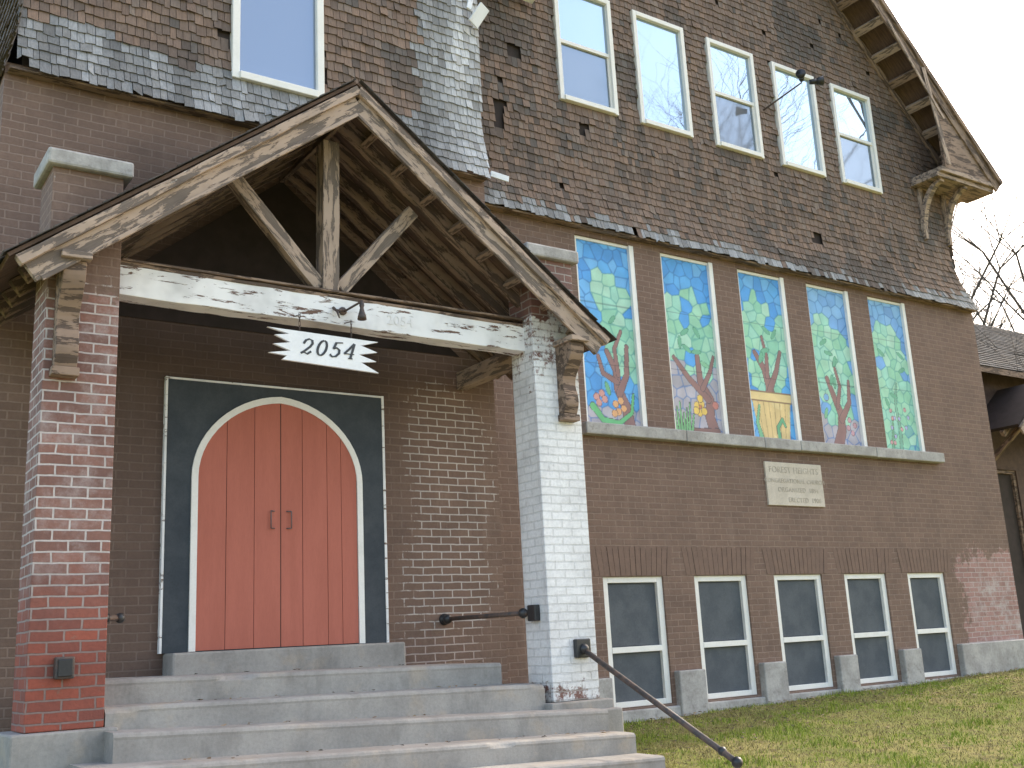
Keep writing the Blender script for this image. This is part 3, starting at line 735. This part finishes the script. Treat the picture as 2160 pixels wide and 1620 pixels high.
# ================================================================== SIGN
sign=empty("hanging_sign",(3.47,7.6,2.22),"white hanging board with notched ends and black number","sign")
x0,x1,z0,z1=3.0,3.94,2.235,2.475
L=[(x0-0.02,z1),(x0+0.16,z1-0.036),(x0+0.04,z1-0.056),(x0+0.17,z1-0.105),(x0+0.03,z1-0.13),(x0+0.17,z1-0.172),(x0-0.01,z1-0.205),(x0+0.14,z1-0.215),(x0+0.10,z0-0.01)]
R=[(x1,z0-0.04),(x1-0.16,z0+0.035),(x1-0.02,z0+0.055),(x1-0.18,z0+0.10),(x1-0.01,z0+0.135),(x1-0.16,z0+0.178),(x1,z1-0.015)]
o=L+R
V=[(x,7.60,z) for x,z in o]+[(x,7.625,z) for x,z in o]; n=len(o)
mesh("board",V,[tuple(range(n)),tuple(reversed(range(n,2*n)))]+[(i,i+n,(i+1)%n+n,(i+1)%n) for i in range(n)],M_white,sign)
digs={'2':[[(.05,.72),(.15,.9),(.42,1),(.72,.93),(.85,.72),(.7,.48),(.35,.2),(.05,.02)],[(.05,.02),(.3,.1),(.65,.0),(.92,.18)]],
 '0':[[(.5+.4*math.cos(t),.5+.5*math.sin(t)) for t in [2*math.pi*k/18 for k in range(19)]]],
 '5':[[(.92,1.0),(.32,.96),(.22,.55),(.5,.62),(.8,.5),(.86,.26),(.62,.04),(.3,.0),(.05,.14)]],
 '4':[[(.68,1.0),(.35,.62),(.02,.3),(.95,.3)],[(.72,1.0),(.72,.0)],[(.52,.0),(.92,.0)]]}
V=[];Fc=[]; yy=7.598
cx=3.25
for ch in "2054":
    for path in digs[ch]:
        pts=[(cx+(a*0.090)+0.040*b_,2.290+b_*0.125) for a,b_ in path]
        for i in range(len(pts)-1):
            p=Vector((pts[i][0],0,pts[i][1])); q=Vector((pts[i+1][0],0,pts[i+1][1])); d=(q-p).normalized(); nn=Vector((-d.z,0,d.x))
            w=0.0035+0.0085*abs(d.z*0.85+d.x*0.1)
            yy-=0.00006; n=len(V); e=d*0.003
            V+=[p-e+nn*w,q+e+nn*w,q+e-nn*w,p-e-nn*w]
            V[-4:]=[(v.x,yy,v.z) for v in V[-4:]]; Fc.append((n+3,n+2,n+1,n))
        if ch=='2' and path is digs['2'][0]:
            yy-=0.00006; n=len(V); a,b_=pts[0]
            V+=[(a+0.011*math.cos(t),yy,b_+0.011*math.sin(t)) for t in [2*math.pi*k/8 for k in range(8)]]; Fc.append(tuple(range(n,n+8)))
    cx+=0.122
mesh("house_number",V,Fc,M_black,sign)
for x in (3.25,3.70):
    segs=[]
    for k in range(4):
        z=2.48+k*0.035; a=0.006
        for s in (-1,1):
            if k%2: segs.append(((x+s*a,7.61,z),(x+s*a,7.61,z+0.04),.003,.003))
            else: segs.append(((x,7.61+s*a,z),(x,7.61+s*a,z+0.04),.003,.003))
    segs+= [((x,7.61,2.455),(x,7.61,2.49),.004,.004)]
    tubes("chain",segs,M_iron,sign,n=5)
    tubes("hook",[((x,7.61,2.61),(x,7.74,2.63),.004,.004)],M_iron,sign,n=5)

# ================================================================== FIXTURES, RAILS, BOXES
fx=empty("flood_lamp",(3.76,7.55,2.7),"small rusty unlit spot lamp bracketed on the porch beam","lamp")
tubes("arm",[((3.68,7.73,2.72),(3.76,7.57,2.77),.010,.010),((3.60,7.73,2.75),(3.60,7.66,2.70),.014,.010),((3.60,7.66,2.70),(3.61,7.64,2.64),.01,.006),((3.60,7.66,2.71),(3.68,7.70,2.73),.009,.009)],M_iron,fx)
lathe("socket",(3.68,7.728,2.73),[(0.001,-0.0),(0.035,-0.0),(0.035,-0.012),(0.025,-0.02),(0.001,-0.022)],M_iron,fx,axis='y')
lathe("lamp_head",(3.77,7.55,2.62),[(0.001,0.16),(0.017,0.16),(0.021,0.12),(0.015,0.10),(0.022,0.07),(0.034,0.03),(0.038,0.0),(0.030,0.003),(0.001,0.01)],M_iron,fx)
fx2=empty("wall_flood_lamp",(11.75,9.2,7.65),"twin dark flood lamps on a long arm from the shingle wall","lamp")
tubes("arm",[((11.42,9.62,7.42),(11.78,9.15,7.74),.014,.012)],M_iron,fx2)
for dx,dz,yy in ((-0.08,0.0,9.1),(0.12,0.03,9.12)):
    p=Vector((11.80+dx,yy,7.74+dz)); q=p+Vector((dx*0.9+0.06*np.sign(dx),-0.10,0.02))
    tubes("lamp_head",[(p,p+(q-p)*0.5,.035,.045),(p+(q-p)*0.5,q,.045,.075)],M_black,fx2,n=12)
def flange(c,axis,parent): 
    lathe("flange",c,[(0.001,0.0),(0.055,0.0),(0.055,-0.015),(0.035,-0.03),(0.028,-0.06),(0.001,-0.06)],M_black,parent,axis=axis)
def ball(c,r,parent):
    n=10; prof=[(max(0.001,r*math.sin(math.pi*k/n)),-r*math.cos(math.pi*k/n)) for k in range(n+1)]
    lathe("knob",c,prof,M_black,parent)
r1=empty("handrail",(5.4,8.4,0.2),"short dark iron pipe handrail from wall to white pillar","handrail")
tubes("pipe",[((5.30,8.95,0.235),(5.47,7.85,0.235),.021,.021)],M_iron,r1,n=10); flange((5.30,9.0,0.235),'y',r1); ball((5.30,8.93,0.235),.045,r1); ball((5.46,7.90,0.235),.045,r1)
box("wall_plate",5.46,5.519,7.72,7.84,0.16,0.30,M_black,r1,0.01)
r2=empty("handrail",(5.84,6.7,-0.9),"long sloping dark iron pipe handrail on white pillar","handrail")
tubes("pipe",[((5.84,7.56,-0.10),(5.84,5.84,-0.93),.024,.024)],M_iron,r2,n=10); ball((5.84,7.55,-0.095),.045,r2); ball((5.84,5.84,-0.93),.042,r2); ball((5.84,5.98,-0.86),.034,r2)
box("wall_plate",5.76,5.92,7.55,7.599,-0.17,-0.01,M_black,r2,0.01)
r3=empty("handrail",(2.0,8.0,0.3),"short dark iron handrail stub on red brick pillar","handrail")
tubes("pipe",[((1.862,7.85,0.30),(2.02,7.95,0.30),.022,.022)],M_iron,r3,n=10); ball((2.03,7.95,0.30),.036,r3)
lathe("flange",(1.90,7.87,0.30),[(0.001,.03),(.04,.03),(.04,-.03),(.001,-.03)],M_black,r3)
jb=empty("junction_box",(1.62,7.58,-0.1),"small rusty dark electrical box on the red brick pillar","electrical box")
box("housing",1.53,1.65,7.53,7.598,-0.09,0.05,M_iron,jb,0.01); box("cover",1.545,1.635,7.515,7.529,-0.075,0.035,M_black,jb,0.006)

# ================================================================== SIDE WING
wing=empty("side_building",(20,12,-0.8),"low brown brick wing with grey shingle roof and gabled hood","building")
WY=11.6
wall_open("brick_wall",16.06,30,-1.3,4.75,WY,[(19.0,19.95,-0.6,2.75)],0.15,M_wingb,wing)
box("doorway_panel",19.08,19.87,WY+0.08,WY+0.12,-0.6,2.68,M_backing,wing,0.004)
boxes("door_frame",[(19.0,19.08,WY+0.03,WY+0.1,-0.6,2.75),(19.87,19.95,WY+0.03,WY+0.1,-0.6,2.75),(19.08,19.87,WY+0.03,WY+0.1,2.68,2.75)],M_raft,wing,0.004)
box("foundation",16.1,30,WY-0.06,WY,-1.3,-0.45,M_stone,wing,0.01)
V=[];Fc=[];C=[]
rs=math.radians(38)
for r in range(26):
    x=16.1
    while x<30:
        w=random.uniform(0.2,0.32); xa=x; xb=x+w-0.006; x+=w
        t0=r*0.14; t1=t0+0.19
        def rp(t,o_): return (WY-0.42+t*math.cos(rs)-o_*math.sin(rs), 4.62+t*math.sin(rs)+o_*math.cos(rs))
        a=rp(t0+random.uniform(-.01,.01),0.05); b=rp(t1,0.03); c=rp(t0,0.035); n=len(V)
        V+=[(xa,a[0],a[1]),(xb,a[0],a[1]),(xb,b[0],b[1]),(xa,b[0],b[1]),(xa,c[0],c[1]),(xb,c[0],c[1])]
        Fc+=[(n,n+1,n+2,n+3),(n+4,n+5,n+1,n)]
        C+=[pick([(0.07,0.072,0.074),(0.09,0.09,0.092),(0.05,0.051,0.055),(0.10,0.095,0.09)],0.25)]*6
mesh("roof_shingles",V,Fc,M_asph,wing,colors=np.array(C))
mesh("roof_deck",[(16.08,WY-0.42,4.62),(30,WY-0.42,4.62),(30,WY+2.45,6.86),(16.08,WY+2.45,6.86),(30,WY+5.3,4.62),(16.08,WY+5.3,4.62)],[(0,1,2,3),(3,2,4,5)],M_raft,wing)
box("eave_fascia",16.08,30,WY-0.44,WY-0.421,4.52,4.64,M_raft,wing,0.003)
for k in range(30):
    x=16.3+k*0.42
    bar("rafter_tail",(x,WY-0.42,4.56),(x,WY,4.86),0.07,0.10,M_raft,wing)
hx=19.75; hz=4.28; hw=1.25
for s in (-1,1):
    a=Vector((hx,0,hz)); b=Vector((hx+s*hw,0,hz-0.95))
    nr=Vector((s*0.95,0,hw)).normalized()
    V=[]
    for y in (10.55,WY): V+=[(a.x,y,a.z),(b.x,y,b.z),(b.x+nr.x*.06,y,b.z+nr.z*.06),(a.x,y,a.z+.075)]
    mesh("hood_roof",V,[(0,1,2,3),(7,6,5,4),(0,4,5,1),(1,5,6,2),(2,6,7,3),(3,7,4,0)],M_backing,wing)
    bar("hood_rake",(a.x,10.53,a.z-0.08),(b.x,10.53,b.z-0.08),0.04,0.17,M_peel,wing,up=nr)
    bar("hood_rafter",(a.x,10.9,a.z-0.08),(b.x,10.9,b.z-0.08),0.07,0.12,M_raft,wing,up=nr)
    bar("hood_bracket",(hx+s*0.95,WY-0.02,hz-1.6),(hx+s*0.95,10.65,hz-0.85),0.09,0.09,M_raft,wing)
bar("hood_tie",(hx-1.1,10.60,hz-0.85),(hx+1.1,10.60,hz-0.85),0.1,0.12,M_peel,wing)

# ================================================================== TREES
def make_tree(loc,H,seed,levels=6,label="bare leafless tree with spreading grey branches",spread=0.55,r0=0.22):
    rr=random.Random(seed); trunk=[];crown=[]
    def grow(p,d,L,r,lv):
        nseg=3 if lv<2 else 2
        q=p; dd=d.copy()
        for k in range(nseg):
            dd=(dd+Vector((rr.uniform(-1,1),rr.uniform(-1,1),rr.uniform(-.5,.7)))*0.13).normalized()
            q2=q+dd*L/nseg; rn=r*(1-0.28/nseg*1.3)
            (trunk if lv==0 else crown).append((q,q2,r,rn)); q=q2; r=rn
            if lv>=1 and lv<levels and rr.random()<0.75:
                side=Vector((rr.uniform(-1,1),rr.uniform(-1,1),rr.uniform(-.2,.6))).normalized()
                grow(q,(dd*0.6+side*0.8).normalized(),L*rr.uniform(.5,.75),r*0.5,lv+1)
        if lv<levels:
            nb=3 if lv<3 else 2
            for k in range(nb):
                side=Vector((rr.uniform(-1,1),rr.uniform(-1,1),rr.uniform(-.1,.5))).normalized()
                grow(q,(dd*0.75+side*spread*1.2).normalized(),L*rr.uniform(.62,.85),r*0.68,lv+1)
    grow(Vector(loc),Vector((rr.uniform(-.05,.05),rr.uniform(-.05,.05),1)),H*0.30,r0,0)
    e=empty("bare_tree",loc,label,"tree","bare winter trees around the church")
    tubes("trunk",trunk,M_bark,e,n=9); tubes("crown",crown,M_bark,e,n=4,smooth=False)
    return e
make_tree((31,17.6,-1.2),15,3,6,r0=.17)
make_tree((39,22.5,-1.2),19,5,6,r0=.24)
make_tree((35,18.3,-1.2),17,15,6,r0=.21)
make_tree((48,27,-1.2),27,31,6,r0=.32)
make_tree((33.5,19.2,-1.2),15,77,6,r0=.19)
make_tree((19.5,0.5,-1.5),16,9,6,r0=.26)
make_tree((26.5,1.5,-1.5),17,12,6,r0=.28)
make_tree((23,-4,-1.5),20,21,6,r0=.3)
make_tree((21.0,7.6,-1.5),10,41,6,r0=.2)

# ================================================================== GROUND
def gh(x,y):
    t=min(1,max(0,(y-3)/6.4)); return -1.6+t*(0.64+0.02*min(8,max(0,x-7.8)))
xs=[-300,-100,-30,-10]+list(np.linspace(-4,30,69))+[50,120,300]
ys=[-300,-100,-30,-8]+list(np.linspace(-2,14,49))+[30,100,300]
V=[(x,y,gh(x,y)+(0.02*mn.noise(Vector((x*.9,y*.9,0))) if -4<x<30 and -2<y<14 else 0)) for y in ys for x in xs]; nx=len(xs)
Fc=[(j*nx+i,j*nx+i+1,(j+1)*nx+i+1,(j+1)*nx+i) for j in range(len(ys)-1) for i in range(nx-1)]
m,nt,b=newmat("winter_lawn",0.95,0.1); o=OBJ(nt)
c=MIX(nt,MR(nt,NOISE(nt,o,1.2,5,0.7),0.35,0.65),(0.19,0.215,0.05),(0.30,0.26,0.10))
c=MIX(nt,MR(nt,NOISE(nt,o,9,5,0.75),0.5,0.65),c,(0.14,0.11,0.06))
setin(nt,b.inputs["Base Color"],c); BUMP(nt,b,NOISE(nt,o,50,4,0.8),0.8,0.03)
g=mesh("ground",V,Fc,m,None,smooth=True); meta(g,kind="structure")
N=80000; V=np.zeros((N*3,3)); C=np.zeros((N*3,3))
gx=rng.uniform(5.9,17.5,N); gy=rng.uniform(4.6,9.58,N)
palg=np.array([(0.26,0.33,0.05),(0.36,0.40,0.07),(0.18,0.25,0.04)])
paly=np.array([(0.42,0.39,0.11),(0.48,0.42,0.17),(0.33,0.28,0.12),(0.22,0.165,0.09)])
for i in range(N):
    x,y=gx[i],gy[i]; z=gh(x,y)+0.02*mn.noise(Vector((x*.9,y*.9,0)))
    n_=1.3*mn.noise(Vector((x*1.1,y*2.0,4)))+0.8*mn.noise(Vector((x*3.3,y*5.0,8)))
    tall=1.0+max(0,n_)*1.4
    a=rng.uniform(0,6.28); h=rng.uniform(0.010,0.036)*tall; w=0.005; l=rng.uniform(0.0,0.045); a2=rng.uniform(0,6.28)
    V[3*i]=(x-w*math.cos(a),y-w*math.sin(a),z-.005); V[3*i+1]=(x+w*math.cos(a),y+w*math.sin(a),z-.005); V[3*i+2]=(x+l*math.cos(a2),y+l*math.sin(a2),z+h)
    if n_+rng.uniform(-.2,.2)>0.0: cc=palg[int(rng.integers(0,3))]
    else: cc=paly[int(rng.integers(0,4))]
    C[3*i:3*i+3]=cc*rng.uniform(.7,1.2)*(0.8 if n_<-0.5 else 1.0)
gm=attr_mat("grass_blade",0.9,False,0.1)
gr=mesh("grass",V,[(3*i,3*i+1,3*i+2) for i in range(N)],gm,None,colors=C); meta(gr,kind="stuff")
N=1200; V=[];C=[];Fc=[]
for i in range(N):
    if i<1120: 
        x=rng.uniform(6.2,16); y=9.5-abs(rng.normal(0,0.9)) ; z=gh(x,y)+0.03
    else:
        x=rng.uniform(2.2,5.7); k=int(rng.integers(0,4)); yt,zl,zr=[(8.3,-.115,-.185),(7.72,-.285,-.37),(7.38,-.435,-.59),(7.05,-.62,-.765)][k]; y=yt+rng.uniform(-.08,.12); z=zl+(zr-zl)*(x-1.85)/4+.008
    s=rng.uniform(.012,.032); a=rng.uniform(0,6.28); n=len(V)
    for k in range(5):
        t=a+k*1.256; rr=s*(1 if k%2 else .6); V.append((x+rr*math.cos(t),y+rr*math.sin(t),z+rng.uniform(0,.012)))
    Fc.append(tuple(range(n,n+5))); C+=[tuple(np.array([(0.20,0.13,0.08),(0.34,0.25,0.16),(0.11,0.09,0.07)][i%3]))]*5
lf=mesh("leaf_litter",V,Fc,gm,None,colors=np.array(C)); meta(lf,kind="stuff")
pth=mesh("path",[(1.0,-5,-1.59),(6.1,-5,-1.59),(6.1,2.9,-1.59),(6.1,6.4,-1.20),(1.0,6.4,-1.20),(1.0,2.9,-1.59)],[(0,1,2,5),(5,2,3,4)],M_conc,None); meta(pth,kind="structure")

# ================================================================== LIGHT
EL=math.radians(36); AZ=math.radians(80)
s=Vector((math.cos(EL)*math.sin(AZ),math.cos(EL)*math.cos(AZ),math.sin(EL)))
sd=bpy.data.lights.new("sun","SUN"); sd.energy=3.8; sd.angle=math.radians(0.6); sd.color=(1.0,0.93,0.80)
so=bpy.data.objects.new("sun",sd); so.rotation_euler=s.to_track_quat('Z','Y').to_euler(); so.location=(30,10,30); COL.objects.link(so)
w=bpy.data.worlds.new("World"); scene.world=w; w.use_nodes=True; nt=w.node_tree
sky=nt.nodes.new("ShaderNodeTexSky"); sky.sky_type='NISHITA'; sky.sun_disc=False; sky.sun_elevation=EL; sky.sun_rotation=AZ
sky.dust_density=3.0; sky.air_density=1.0; sky.ozone_density=1.0
bc=MIX(nt,1.0,sky.outputs[0],(1.07,1.0,0.91),'MULTIPLY')
nt.links.new(bc,nt.nodes["Background"].inputs[0]); nt.nodes["Background"].inputs[1].default_value=0.60

# ================================================================== CAMERA
yaw=math.radians(34.7); p=math.radians(13.54); ro=math.radians(3.0)
Fw=Vector((math.sin(yaw)*math.cos(p),math.cos(yaw)*math.cos(p),math.sin(p)))
r0=Vector((math.cos(yaw),-math.sin(yaw),0)); u0=r0.cross(Fw)
ex=r0*math.cos(ro)-u0*math.sin(ro); eu=r0*math.sin(ro)+u0*math.cos(ro)
cd=bpy.data.cameras.new("camera"); cd.sensor_width=36; cd.lens=37.5; cd.clip_end=2000
cam=bpy.data.objects.new("camera",cd); COL.objects.link(cam)
cam.matrix_world=Matrix((ex,eu,-Fw)).transposed().to_4x4()
scene.camera=cam
